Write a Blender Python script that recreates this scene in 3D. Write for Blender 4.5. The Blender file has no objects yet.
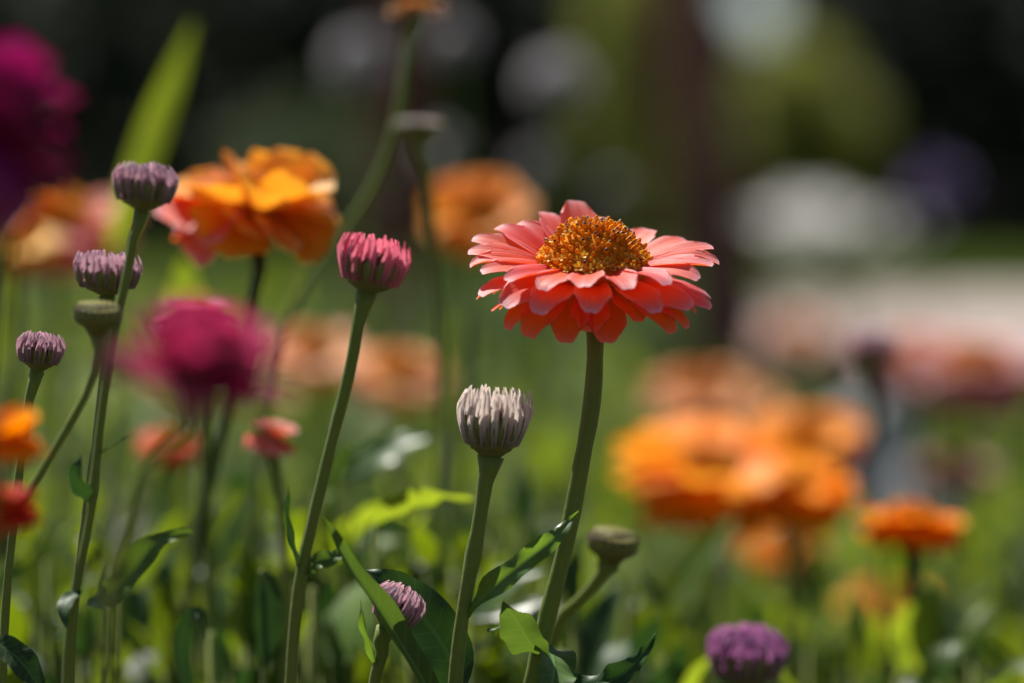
import bpy, math, random
import numpy as np
from mathutils import Vector, Matrix
R = math.radians
random.seed(11)
C = bpy.context.scene.collection
SC = bpy.context.scene

# ------------------------------------------------------------------ camera
PITCH, CAMZ, LENS = 2.84, 0.72, 100.0
FPX = LENS / 36 * 1024
cam_d = bpy.data.cameras.new('camera'); cam = bpy.data.objects.new('camera', cam_d); C.objects.link(cam)
cam.location = (0, 0, CAMZ); cam.rotation_euler = (R(90 - PITCH), 0, 0)
cam_d.lens = LENS; cam_d.sensor_width = 36; cam_d.clip_start = 0.02; cam_d.clip_end = 2000
cam_d.dof.use_dof = True; cam_d.dof.focus_distance = 0.795; cam_d.dof.aperture_fstop = 3.9
SC.camera = cam
# ------------------------------------------------------------------ world, sun, exposure
SUN_EL, SUN_AZ = 57, -31          # azimuth from +Y towards +X
sd = Vector((math.sin(R(SUN_AZ)) * math.cos(R(SUN_EL)), math.cos(R(SUN_AZ)) * math.cos(R(SUN_EL)), math.sin(R(SUN_EL))))
w = bpy.data.worlds.new('World'); SC.world = w; w.use_nodes = True
nt = w.node_tree; bg = nt.nodes['Background']; sky = nt.nodes.new('ShaderNodeTexSky')
sky.sky_type = 'NISHITA'; sky.sun_disc = False; sky.sun_elevation = R(SUN_EL); sky.sun_rotation = R(SUN_AZ)
nt.links.new(sky.outputs[0], bg.inputs[0]); bg.inputs[1].default_value = 0.05
sl = bpy.data.lights.new('sun', 'SUN'); sl.energy = 5.0; sl.angle = R(0.5); sl.color = (1, .95, .87)
so = bpy.data.objects.new('sun', sl); C.objects.link(so); so.rotation_euler = sd.to_track_quat('Z', 'Y').to_euler()
SC.view_settings.view_transform = 'Standard'; SC.view_settings.look = 'None'; SC.view_settings.gamma = 1
SC.view_settings.exposure = 0.9
SC.render.engine = 'CYCLES'; SC.cycles.use_denoising = True
SC.cycles.max_bounces = 8; SC.cycles.transmission_bounces = 6; SC.cycles.diffuse_bounces = 4
SC.cycles.sample_clamp_indirect = 6

def P(px, py, d):
    p = R(PITCH); F = Vector((0, math.cos(p), -math.sin(p))); U = Vector((0, math.sin(p), math.cos(p)))
    return Vector((0, 0, CAMZ)) + F * d + Vector((1, 0, 0)) * ((px - 512) / FPX * d) + U * ((341.5 - py) / FPX * d)

# ------------------------------------------------------------------ mesh collector
class MB:
    def __init__(s): s.v = []; s.f = []; s.a = []; s.m = []
    def add(s, V, F, A, m=0):
        o = len(s.v); s.v += V; s.a += A
        s.f += [tuple(i + o for i in f) for f in F]; s.m += [m] * len(F)
    def build(s, name, mats, parent=None, base=None, smooth=True):
        me = bpy.data.meshes.new(name)
        b = base if base is not None else Vector((0, 0, 0))
        if parent is not None and base is None: b = parent.get('_b') and Vector(parent['_b']) or Vector((0, 0, 0))
        me.from_pydata([(p[0] - b[0], p[1] - b[1], p[2] - b[2]) for p in s.v], [], s.f)
        at = me.attributes.new('lc', 'FLOAT_VECTOR', 'POINT')
        at.data.foreach_set('vector', np.array(s.a, dtype=np.float32).ravel())
        for m in (mats if isinstance(mats, (list, tuple)) else [mats]): me.materials.append(m)
        me.polygons.foreach_set('material_index', s.m)
        if smooth: me.polygons.foreach_set('use_smooth', [True] * len(s.f))
        me.update()
        o = bpy.data.objects.new(name, me); C.objects.link(o)
        if parent is not None: o.parent = parent
        elif base is not None: o.location = b
        return o

def thing(name, label, cat, loc, group=None):
    o = bpy.data.objects.new(name, None); C.objects.link(o); o.location = loc; o.empty_display_size = .02
    o['label'] = label; o['category'] = cat; o['_b'] = list(loc)
    if group: o['group'] = group
    return o

def grid_faces(n, m, wrap=False):
    F = []
    for i in range(n - 1):
        for j in range(m if wrap else m - 1):
            k = (j + 1) % m
            F.append((i * m + j, i * m + k, (i + 1) * m + k, (i + 1) * m + j))
    return F

def spline(pts, n):
    """centripetal Catmull-Rom, sampled evenly by chord length"""
    pts = [Vector(p) for p in pts]
    q = [pts[0] * 2 - pts[1]] + pts + [pts[-1] * 2 - pts[-2]]
    cl = [0.0]
    for i in range(len(pts) - 1): cl.append(cl[-1] + (pts[i + 1] - pts[i]).length)
    out = []
    for i in range(n):
        L = i / (n - 1) * cl[-1]; k = 0
        while k < len(pts) - 2 and L > cl[k + 1]: k += 1
        f = (L - cl[k]) / max(cl[k + 1] - cl[k], 1e-9)
        a, b, c, d = q[k:k + 4]
        t0 = 0; t1 = t0 + max((b - a).length, 1e-7) ** .5; t2 = t1 + max((c - b).length, 1e-7) ** .5; t3 = t2 + max((d - c).length, 1e-7) ** .5
        t = t1 + (t2 - t1) * f
        A1 = a * ((t1 - t) / (t1 - t0)) + b * ((t - t0) / (t1 - t0)); A2 = b * ((t2 - t) / (t2 - t1)) + c * ((t - t1) / (t2 - t1)); A3 = c * ((t3 - t) / (t3 - t2)) + d * ((t - t2) / (t3 - t2))
        B1 = A1 * ((t2 - t) / (t2 - t0)) + A2 * ((t - t0) / (t2 - t0)); B2 = A2 * ((t3 - t) / (t3 - t1)) + A3 * ((t - t1) / (t3 - t1))
        out.append(B1 * ((t2 - t) / (t2 - t1)) + B2 * ((t - t1) / (t2 - t1)))
    return out

def tube(mb, pts, rad, n=None, seg=10, m=0, ridge=0.0, hairs=0, hairlen=.0006, rnd=.5):
    n = n or len(pts) * 6
    L = spline(pts, n); up = None; V = []; A = []
    fr = []
    for i, c in enumerate(L):
        d = (L[min(i + 1, n - 1)] - L[max(i - 1, 0)]).normalized()
        if up is None: up = d.orthogonal().normalized()
        up = (up - d * up.dot(d)).normalized(); s = d.cross(up)
        t = i / (n - 1); r = rad(t) if callable(rad) else rad
        fr.append((c, up.copy(), s, r, d))
        for j in range(seg):
            a = 2 * math.pi * j / seg; rr = r * (1 + (ridge if j % 2 else -ridge))
            V.append(c + up * math.cos(a) * rr + s * math.sin(a) * rr); A.append((j / seg, t, rnd))
    mb.add(V, grid_faces(n, seg, True), A, m)
    o = len(mb.v)
    mb.add([L[0] * 1, L[-1] * 1], [], [(0, 0, rnd), (0, 1, rnd)])
    for j in range(seg):
        mb.f.append((o, o - n * seg + (j + 1) % seg, o - n * seg + j)); mb.m.append(m)
        mb.f.append((o + 1, o - seg + j, o - seg + (j + 1) % seg)); mb.m.append(m)
    rg = random.Random(n * 7 + hairs)
    for h in range(hairs):
        k = rg.randrange(n - 1); c, u, s, r, d = fr[k]; c2 = fr[k + 1][0]
        a = rg.random() * 6.283; q = (u * math.cos(a) + s * math.sin(a)); p = c.lerp(c2, rg.random()) + q * r * .97
        t_ = q.cross(d) * .00005; e = p + (q + d * rg.uniform(-.3, .5)).normalized() * hairlen * rg.uniform(.5, 1.2)
        mb.add([p - t_, p + t_, e], [(0, 1, 2)], [(.5, .5, rnd)] * 3, m)

def lathe(mb, prof, M, seg=20, m=0, wob=0.0, rnd=.5):
    V = []; A = []; n = len(prof)
    for i, (r, z) in enumerate(prof):
        for j in range(seg):
            a = 2 * math.pi * j / seg; rr = max(r, 1e-5) * (1 + wob * math.sin(j * 2.7 + i))
            V.append(M @ Vector((rr * math.cos(a), rr * math.sin(a), z))); A.append((j / seg, i / (n - 1), rnd))
    mb.add(V, grid_faces(n, seg, True), A, m)

def blade(mb, pts, W, nrm, fold=.25, n=12, m=5, wave=0.0, twist=0.0, prof=None, mi=0, rnd=None, serr=0.0):
    """A leaf along a spline: W half width, nrm the rough direction its upper face looks."""
    L = spline(pts, n); V = []; A = []; rnd = random.random() if rnd is None else rnd
    nr = Vector(nrm).normalized(); ph = random.random() * 6
    for i, c in enumerate(L):
        d = (L[min(i + 1, n - 1)] - L[max(i - 1, 0)]).normalized(); t = i / (n - 1)
        nn = (nr - d * nr.dot(d)); nn = nn.normalized() if nn.length > 1e-6 else d.orthogonal().normalized()
        nn = Matrix.Rotation(twist * t, 3, d) @ nn; s = d.cross(nn)
        wd = W * (prof(t) if prof else max(0.02, math.sin(math.pi * min(1, t * .93 + .06)) ** .75 * (1 - .25 * t)))
        for j in range(m):
            u = j / (m - 1) * 2 - 1
            wv = wave * W * math.sin(t * 17 + ph + (2 if u > 0 else 0)) * u * u
            ww = wd * (1 + serr * (1 if i % 2 else -1) * abs(u))
            V.append(c + s * (u * ww * math.cos(fold)) + nn * (abs(u) * wd * math.sin(fold) + wv)); A.append((u, t, rnd))
    mb.add(V, grid_faces(n, m), A, mi)

def petal(mb, M, az, r0, z0, e0, e1, L, W, cup=.15, n=10, m=7, notch=.03, pw=1.3, yaw=0, roll=0, mi=0, rnd=None, narrow=.5, curl=0, tipc=0):
    rnd = random.random() if rnd is None else rnd
    K = 24; cr = [(r0, z0)]; es = []
    for k in range(K):
        t = (k + .5) / K; e = R(e0 + (e1 - e0) * t ** pw - tipc * t ** 7); es.append(e)
        cr.append((cr[-1][0] + math.cos(e) * L / K, cr[-1][1] + math.sin(e) * L / K))
    V = []; A = []
    Ra = Matrix.Rotation(az, 4, 'Z') @ Matrix.Translation((r0, 0, 0)) @ Matrix.Rotation(yaw, 4, 'Z') @ Matrix.Rotation(roll, 4, 'X') @ Matrix.Translation((-r0, 0, 0))
    ph = random.random() * 6
    for i in range(n):
        t = i / (n - 1)
        wd = W * (narrow + (1 - narrow) * math.sin(min(1, t / .65) * math.pi / 2)) * (1 if t < .75 else 1 - .16 * ((t - .75) / .25) ** 2)
        for j in range(m):
            u = j / (m - 1) * 2 - 1
            s = t * (1 - .30 * abs(u) ** 2.7 * t ** 3 - notch * math.exp(-(u / .22) ** 2) * t ** 7 + .003 * math.sin(u * 6 + ph) * t ** 8)
            x = min(s * K, K - 1e-4); k = int(x); f = x - k
            r = cr[k][0] * (1 - f) + cr[k + 1][0] * f; z = cr[k][1] * (1 - f) + cr[k + 1][1] * f; e = es[k]
            h = cup * W * (u * u) + .028 * W * math.cos(u * 3 * math.pi) * min(1, t * 2) + curl * W * (abs(u) ** 4)
            V.append(M @ (Ra @ Vector((r - math.sin(e) * h, u * wd, z + math.cos(e) * h)))); A.append((u, t, rnd))
    mb.add(V, grid_faces(n, m), A, mi)

# ------------------------------------------------------------------ materials
def newmat(name):
    m = bpy.data.materials.new(name); m.use_nodes = True; t = m.node_tree; t.nodes.clear()
    return m, t, t.nodes.new('ShaderNodeOutputMaterial')
def lcn(t):
    a = t.nodes.new('ShaderNodeAttribute'); a.attribute_name = 'lc'; s = t.nodes.new('ShaderNodeSeparateXYZ')
    t.links.new(a.outputs['Vector'], s.inputs[0]); return a, s
def ramp(t, src, stops):
    r = t.nodes.new('ShaderNodeValToRGB'); t.links.new(src, r.inputs[0]); e = r.color_ramp.elements
    while len(e) < len(stops): e.new(.5)
    for x, (p, c) in zip(e, stops): x.position = p; x.color = (*c, 1)
    return r.outputs[0]
def mathn(t, op, a, b):
    n = t.nodes.new('ShaderNodeMath'); n.operation = op
    for i, x in enumerate((a, b)):
        if isinstance(x, (int, float)): n.inputs[i].default_value = x
        else: t.links.new(x, n.inputs[i])
    return n.outputs[0]
def mixc(t, f, a, b, mode='MIX'):
    n = t.nodes.new('ShaderNodeMix'); n.data_type = 'RGBA'; n.blend_type = mode
    for i, x in ((0, f), (6, a), (7, b)):
        if isinstance(x, (int, float)): n.inputs[i].default_value = x
        elif isinstance(x, tuple): n.inputs[i].default_value = (*x, 1)
        else: t.links.new(x, n.inputs[i])
    return n.outputs[2]
def noise(t, vec, scale, detail=3):
    n = t.nodes.new('ShaderNodeTexNoise'); n.inputs['Scale'].default_value = scale; n.inputs['Detail'].default_value = detail
    if vec is not None: t.links.new(vec, n.inputs['Vector'])
    return n.outputs[0]
def objco(t):
    return t.nodes.new('ShaderNodeTexCoord').outputs['Object']

def organic(name, stops, trans_col, trans=.4, rough=.5, spec=.4, var=.25, streak=0.0, veins=0.0, sheen=0.0, nscale=600, along='v', back=None, edge=None):
    """thin plant tissue: colour along its length, streaks or veins, a translucent share"""
    m, t, out = newmat(name); a, s = lcn(t)
    col = ramp(t, s.outputs[1] if along == 'v' else s.outputs[2], stops)
    n = noise(t, objco(t), nscale, 4)
    col = mixc(t, mathn(t, 'MULTIPLY', mathn(t, 'ABSOLUTE', mathn(t, 'SUBTRACT', n, .42), 0), 1.6 * var), col, tuple(x * .35 for x in stops[0][1]))
    hs = t.nodes.new('ShaderNodeHueSaturation'); t.links.new(col, hs.inputs['Color'])
    t.links.new(mathn(t, 'ADD', mathn(t, 'MULTIPLY', s.outputs[2], .024), .488), hs.inputs['Hue'])
    t.links.new(mathn(t, 'ADD', mathn(t, 'MULTIPLY', s.outputs[2], var), 1 - var / 2), hs.inputs['Value']); col = hs.outputs[0]
    bumpsrc = n
    if streak:
        cmb = t.nodes.new('ShaderNodeCombineXYZ'); t.links.new(mathn(t, 'MULTIPLY', s.outputs[0], 11), cmb.inputs[0])
        t.links.new(mathn(t, 'MULTIPLY', s.outputs[1], .8), cmb.inputs[1]); t.links.new(mathn(t, 'MULTIPLY', s.outputs[2], 30), cmb.inputs[2])
        st = noise(t, cmb.outputs[0], 1.4, 2); bumpsrc = st
        col = mixc(t, mathn(t, 'MULTIPLY', st, streak), col, tuple(x * .5 for x in stops[-1][1]))
    if veins:
        au = mathn(t, 'ABSOLUTE', s.outputs[0], 0)
        vv = mathn(t, 'SINE', mathn(t, 'MULTIPLY', mathn(t, 'SUBTRACT', s.outputs[1], mathn(t, 'MULTIPLY', au, .1)), 62), 0)
        vv = mathn(t, 'GREATER_THAN', vv, .86); mid = mathn(t, 'LESS_THAN', au, .07)
        vn = mathn(t, 'MAXIMUM', mathn(t, 'MULTIPLY', vv, .45), mid)
        col = mixc(t, mathn(t, 'MULTIPLY', vn, veins), col, tuple(min(1, x * 2.2 + .03) for x in stops[-1][1]))
        bumpsrc = mathn(t, 'SUBTRACT', n, mathn(t, 'MULTIPLY', vn, .8))
    if edge:  # paler rim and tip colour paints the sunlit petal edges
        u4 = mathn(t, 'POWER', mathn(t, 'ABSOLUTE', s.outputs[0], 0), 5); v4 = mathn(t, 'POWER', s.outputs[1], 14)
        col = mixc(t, mathn(t, 'MULTIPLY', mathn(t, 'MAXIMUM', mathn(t, 'MULTIPLY', u4, .6), v4), mathn(t, 'ADD', mathn(t, 'MULTIPLY', n, .8), .2)), col, edge)
    if back:
        g = t.nodes.new('ShaderNodeNewGeometry'); col = mixc(t, g.outputs['Backfacing'], col, back)
    b = t.nodes.new('ShaderNodeBsdfPrincipled'); t.links.new(col, b.inputs['Base Color'])
    b.inputs['Roughness'].default_value = rough; b.inputs['Specular IOR Level'].default_value = spec
    b.inputs['Sheen Weight'].default_value = sheen; b.inputs['Sheen Roughness'].default_value = .4
    bp = t.nodes.new('ShaderNodeBump'); bp.inputs['Strength'].default_value = .35; bp.inputs['Distance'].default_value = .0006
    t.links.new(bumpsrc, bp.inputs['Height']); t.links.new(bp.outputs[0], b.inputs['Normal'])
    if trans <= 0: t.links.new(b.outputs[0], out.inputs[0]); return m
    tr = t.nodes.new('ShaderNodeBsdfTranslucent'); tc = mixc(t, .35, trans_col, col, 'MULTIPLY'); t.links.new(tc, tr.inputs[0])
    mx = t.nodes.new('ShaderNodeMixShader'); mx.inputs[0].default_value = trans
    t.links.new(b.outputs[0], mx.inputs[1]); t.links.new(tr.outputs[0], mx.inputs[2]); t.links.new(mx.outputs[0], out.inputs[0])
    return m

M = {}
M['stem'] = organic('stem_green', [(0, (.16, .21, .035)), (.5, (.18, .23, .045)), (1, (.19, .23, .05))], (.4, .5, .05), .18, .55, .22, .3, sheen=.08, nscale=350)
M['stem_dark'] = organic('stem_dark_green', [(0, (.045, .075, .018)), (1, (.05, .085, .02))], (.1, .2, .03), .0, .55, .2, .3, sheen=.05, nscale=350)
M['calyx'] = organic('calyx_green', [(0, (.12, .15, .03)), (.75, (.16, .17, .04)), (1, (.10, .05, .04))], (.1, .2, .03), .1, .55, .25, .4, sheen=.08)
M['leaf'] = organic('leaf_green', [(0, (.03, .075, .016)), (1, (.045, .095, .02))], (.3, .5, .04), .42, .38, .5, .5, veins=.5, nscale=120)
M['leaf_mid'] = organic('leaf_mid_green', [(0, (.05, .10, .018)), (1, (.06, .12, .022))], (.25, .42, .04), .25, .5, .2, .4, veins=.6, nscale=150)
M['leaf_dark'] = organic('leaf_deep_green', [(0, (.02, .05, .014)), (1, (.025, .06, .016))], (.08, .2, .03), .18, .48, .2, .4, veins=.6, nscale=150)
M['leaf_lime'] = organic('leaf_lime', [(0, (.07, .14, .012)), (1, (.10, .17, .015))], (.5, .62, .03), .45, .5, .3, .4, veins=.6, nscale=60)
def zin(name, cin, cout, tc, tr=.42, **k):
    M[name] = organic(name, [(0, cin), (.45, cin), (1, cout)], tc, tr, .5, k.get('spec', .14), k.get('var', .22), streak=k.get('streak', .35), sheen=.0, nscale=300, back=k.get('back'), edge=k.get('edge'))
zin('coral', (.88, .12, .05), (.94, .23, .23), (1, .16, .02), .48, spec=.3, edge=(.97, .74, .80), streak=.55)
zin('coral_low', (.95, .10, .012), (.95, .14, .03), (1, .28, .01), .5, edge=(.9, .36, .36), streak=.5)  # lower petals: glow of light shining through is put into the redder colour
zin('orange', (.85, .28, .006), (.9, .42, .05), (1, .42, .01))
zin('deep_orange', (.95, .29, .0), (.98, .38, .0), (1, .38, .0))
zin('red_orange', (.75, .07, .02), (.8, .14, .05), (1, .12, .01))
zin('magenta', (.26, .004, .10), (.38, .09, .24), (.4, .0, .12), .28)
zin('magenta_mid', (.42, .010, .11), (.68, .15, .28), (.75, .05, .2), .38)
zin('dusty_pink', (.55, .24, .22), (.66, .38, .37), (.8, .35, .3))
zin('seedhead', (.52, .49, .50), (.60, .56, .58), (.5, .5, .5), .4)
zin('dusty', (.42, .22, .14), (.5, .3, .2), (.5, .3, .15))
zin('blush', (.7, .48, .42), (.75, .58, .52), (.9, .6, .5))
zin('apricot', (.86, .36, .03), (.92, .55, .16), (1, .48, .03))
zin('magenta_pale', (.55, .05, .2), (.65, .22, .4), (.9, .2, .35), .4)
zin('peach', (.8, .4, .16), (.85, .5, .28), (1, .5, .15))
zin('salmon', (.66, .2, .17), (.78, .34, .3), (1, .28, .18))
zin('white', (.72, .7, .7), (.8, .78, .8), (1, 1, .95), .55)
zin('lilac', (.17, .14, .25), (.2, .17, .30), (.3, .22, .4))
M['undergreen'] = organic('undergrowth_green', [(0, (.022, .048, .006)), (1, (.036, .070, .008))], (.36, .50, .01), .38, .45, .18, .7, nscale=80)
zin('golden', (.8, .42, .03), (.85, .5, .08), (1, .55, .02))
def quill(name, lo, hi, tip, tr=.42):
    M[name] = organic(name, [(0, lo), (.45, hi), (.85, hi), (1, tip)], hi, tr, .5, .3, .35, streak=.3, sheen=.1, nscale=500)
quill('button_top', (.22, .22, .08), (.34, .32, .14), (.6, .56, .36))
quill('q_mauve', (.16, .12, .09), (.58, .35, .42), (.9, .78, .78))
quill('q_pink', (.45, .2, .2), (.90, .30, .40), (.88, .07, .2))
quill('q_cream', (.22, .16, .1), (.82, .72, .66), (.96, .94, .82))  # near-white tip colour paints sunlight on the bud's top
quill('q_purple', (.2, .12, .16), (.5, .2, .42), (.62, .32, .52))
M['core'] = organic('bud_core_brown', [(0, (.05, .035, .02)), (1, (.09, .04, .03))], (.1, .1, .1), 0, .7, .2, .3)
M['floret'] = organic('disc_floret', [(0, (.5, .16, .01)), (.5, (.80, .28, .015)), (.85, (.88, .36, .02)), (1, (.92, .5, .05))], (1, .5, .02), .3, .85, .08, .7)
M['floret_tip'] = organic('floret_dark_tip', [(0, (.12, .03, .012)), (1, (.05, .012, .01))], (.1, .05, .02), 0, .5, .3, .5)
M['floret_open'] = organic('open_floret_yellow', [(0, (.7, .3, .02)), (1, (.85, .55, .06))], (.9, .6, .02), .3, .5, .3, .2)

def worldmat(name, c1, c2, scale, rough=.9, bump=.3, dist=.02, c3=None):
    m, t, out = newmat(name); b = t.nodes.new('ShaderNodeBsdfPrincipled'); co = objco(t)
    n = noise(t, co, scale, 8); n2 = noise(t, co, scale * 7, 4)
    col = ramp(t, n, [(.35, c1), (.65, c2)]); col = mixc(t, mathn(t, 'MULTIPLY', n2, .5), col, c3 or tuple(x * .5 for x in c1))
    t.links.new(col, b.inputs['Base Color']); b.inputs['Roughness'].default_value = rough; b.inputs['Specular IOR Level'].default_value = .05
    bp = t.nodes.new('ShaderNodeBump'); bp.inputs['Strength'].default_value = bump; bp.inputs['Distance'].default_value = dist
    t.links.new(n2, bp.inputs['Height']); t.links.new(bp.outputs[0], b.inputs['Normal']); t.links.new(b.outputs[0], out.inputs[0]); return m
M['soil'] = worldmat('soil', (.05, .035, .022), (.09, .065, .04), 6)
M['grass_ground'] = worldmat('lawn', (.012, .026, .004), (.022, .038, .005), 2.5)
M['gravel'] = worldmat('pale_gravel', (.30, .25, .235), (.42, .35, .33), 3)
M['bark'] = worldmat('bark_brown', (.20, .085, .058), (.29, .135, .095), 9, bump=.8)
M['stone'] = worldmat('grey_stone', (.36, .36, .37), (.52, .52, .53), 8, bump=.6)
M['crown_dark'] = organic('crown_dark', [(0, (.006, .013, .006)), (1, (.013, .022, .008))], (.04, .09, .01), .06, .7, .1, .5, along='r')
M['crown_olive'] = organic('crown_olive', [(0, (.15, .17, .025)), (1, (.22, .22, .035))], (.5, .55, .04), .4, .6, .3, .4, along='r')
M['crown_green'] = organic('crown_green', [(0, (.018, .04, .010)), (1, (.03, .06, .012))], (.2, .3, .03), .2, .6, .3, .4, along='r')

# ------------------------------------------------------------------ ground, path, lawn
def sheet(name, pts, z, mat):
    me = bpy.data.meshes.new(name); me.from_pydata([(x, y, z) for x, y in pts], [], [tuple(range(len(pts)))]); me.materials.append(mat)
    o = bpy.data.objects.new(name, me); C.objects.link(o); o['kind'] = 'structure'; return o
sheet('ground', [(-400, -200), (400, -200), (400, 900), (-400, 900)], 0, M['soil'])
sheet('lawn', [(-60, 11), (60, 9), (60, 80), (-60, 80)], .004, M['grass_ground'])
sheet('path', [(1.05, 15.8), (1.5, 14.2), (3, 12.6), (40, 10.5), (40, 20), (3, 21), (1.6, 19.6), (1.1, 17.8)], .008, M['gravel'])
# short grass blades standing on the lawn near the path
rg = random.Random(5); mb = MB()
for i in range(9000):
    y = rg.uniform(9.5, 34); x = rg.uniform(-.2, .2) * y * 1.5
    if 11.5 < y < 21.5: 
        if rg.random() < 2 and (12.2 if x > 2 else 15) < y < 20.5: continue
    h = rg.uniform(.04, .12); a = rg.random() * 6.28; dx, dy = math.cos(a) * .012, math.sin(a) * .012
    lx, ly = rg.uniform(-.04, .04), rg.uniform(-.04, .04)
    mb.add([Vector((x - dx, y - dy, 0)), Vector((x + dx, y + dy, 0)), Vector((x + lx, y + ly, h))], [(0, 1, 2)], [(0, .2, .3), (0, .2, .6), (0, 1, .5)])
g = mb.build('grass', M['undergreen']); g['kind'] = 'stuff'; g['label'] = 'short sunlit grass of the lawn behind the flower bed'; g['category'] = 'grass'

# ------------------------------------------------------------------ trees and shrubs
def leafcloud(mb, c, rad, n, size, rg, skip=None, mi=0):
    for i in range(n):
        while True:
            q = Vector((rg.uniform(-1, 1), rg.uniform(-1, 1), rg.uniform(-1, 1)))
            if .35 < q.length < 1: break
        p = Vector(c) + Vector((q.x * rad[0], q.y * rad[1], q.z * rad[2]))
        if p.z < .02 or (skip and skip(p)): continue
        a = Vector((rg.gauss(0, 1), rg.gauss(0, 1), rg.gauss(0, 1))).normalized(); b = a.orthogonal().normalized()
        s = size * rg.uniform(.6, 1.3); r_ = rg.random()
        mb.add([p - a * s, p - b * s * .45 + a * s * .1, p + a * s, p + b * s * .45 + a * s * .1], [(0, 1, 2, 3)], [(0, .5, r_)] * 4, mi)
gapc = P(752, 8, 50)
def gap(p):
    dd = p.y; px = 512 + p.x / dd * FPX; py = 200 - (p.z - CAMZ) / dd * FPX
    return (px - 752) ** 2 / 37 ** 2 + (py - 5) ** 2 / 31 ** 2 < 1
rg = random.Random(3); mb = MB()
for row, (y, hh) in enumerate(((38, 6), (44, 9), (51, 12))):
    for k in range(13):
        x = -27 + k * 4.5 + rg.uniform(-1, 1)
        leafcloud(mb, (x, y + rg.uniform(-1, 1), hh * .42), (3.4, 2.3, hh * .62), 1700, .3, rg, gap)
        tube(mb, [(x, y, 0), (x + .2, y, hh * .4), (x, y, hh * .8)], lambda t: .2 * (1 - .7 * t), 8, 8, m=1)
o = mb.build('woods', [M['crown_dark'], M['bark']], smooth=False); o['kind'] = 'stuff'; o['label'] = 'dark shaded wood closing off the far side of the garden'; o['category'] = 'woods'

def tree(name, label, cat, base, pts, r0, crown, n, size, mat, seed):
    rg = random.Random(seed); t = thing(name, label, cat, base)
    mb = MB(); tube(mb, pts, lambda q: r0 * (1.25 - .25 * min(1, q * 8)) * (1 - .45 * q), 30, 14, ridge=.04)
    top = Vector(pts[-1])
    for c, rd in crown:
        c = Vector(c); mid = (top + c) / 2 + Vector((0, 0, -.2)); tube(mb, [top - Vector((0, 0, .5)), mid, c], lambda q: r0 * .4 * (1 - .8 * q), 8, 8)
    mb.build('trunk', M['bark'], t)
    mb = MB()
    for c, rd in crown: leafcloud(mb, c, rd, n, size, rg)
    mb.build('crown', mat, t, smooth=False); return t
b = P(733, 368, 12); b.z = 0
pt = [b, P(718, 240, 12), P(700, 90, 12), P(686, -60, 12.1), P(680, -420, 12.2)]
tree('garden_tree', 'tall tree with dark brown leaning trunk behind the coral zinnia', 'tree', b, pt, .175,
     [((2.2, 12.5, 4.6), (1.7, 1.6, 1.0)), ((.1, 12.6, 5.2), (1.3, 1.2, 1.0)), ((1.2, 13.6, 5.4), (1.8, 1.7, 1.3)), ((1.3, 11.2, 4.6), (1.6, 1.3, .9))], 2600, .09, M['crown_green'], 4)
b = P(398, 330, 15); b.z = 0
tree('garden_tree', 'slim dark trunk of young tree behind the flat topped seed head', 'tree', b, [b, P(396, 180, 15), P(402, 40, 15), P(398, -160, 15), P(398, -330, 15)], .11,
     [((-1.4, 15, 4.4), (1.4, 1.4, 1.0)), ((-.3, 15.6, 4.9), (1.2, 1.2, 1.0))], 2600, .09, M['crown_green'], 6)
def shrub(label, px, py, d, rad, mat, n, seed, size=.05):
    c = P(px, py, d); base = Vector((c.x, c.y, 0)); t = thing('shrub', label, 'shrub', base)
    rg = random.Random(seed); mb = MB()
    for k in range(6):
        e = c + Vector((rg.uniform(-1, 1) * rad[0] * .6, rg.uniform(-1, 1) * rad[1] * .6, rg.uniform(-.2, .6) * rad[2]))
        tube(mb, [base + Vector((rg.uniform(-.05, .05), rg.uniform(-.05, .05), 0)), (base + e) / 2 + Vector((0, 0, .1)), e], lambda q: .018 * (1 - .7 * q), 8, 6)
    mb.build('stem', M['bark'], t); mb = MB()
    for k in range(7):
        q = c + Vector((rg.uniform(-.5, .5) * rad[0], rg.uniform(-.5, .5) * rad[1], rg.uniform(-.5, .5) * rad[2]))
        leafcloud(mb, q, [x * .6 for x in rad], n // 7, size, rg)
    mb.build('foliage', mat, t, smooth=False)
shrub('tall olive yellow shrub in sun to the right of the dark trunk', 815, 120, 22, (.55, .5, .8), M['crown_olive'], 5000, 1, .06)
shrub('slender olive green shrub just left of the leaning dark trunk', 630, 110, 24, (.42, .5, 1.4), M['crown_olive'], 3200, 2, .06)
shrub('low green shrub in half shade behind the upper orange zinnia', 310, 190, 20, (.7, .5, .7), M['crown_green'], 1800, 8, .06)

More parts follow.
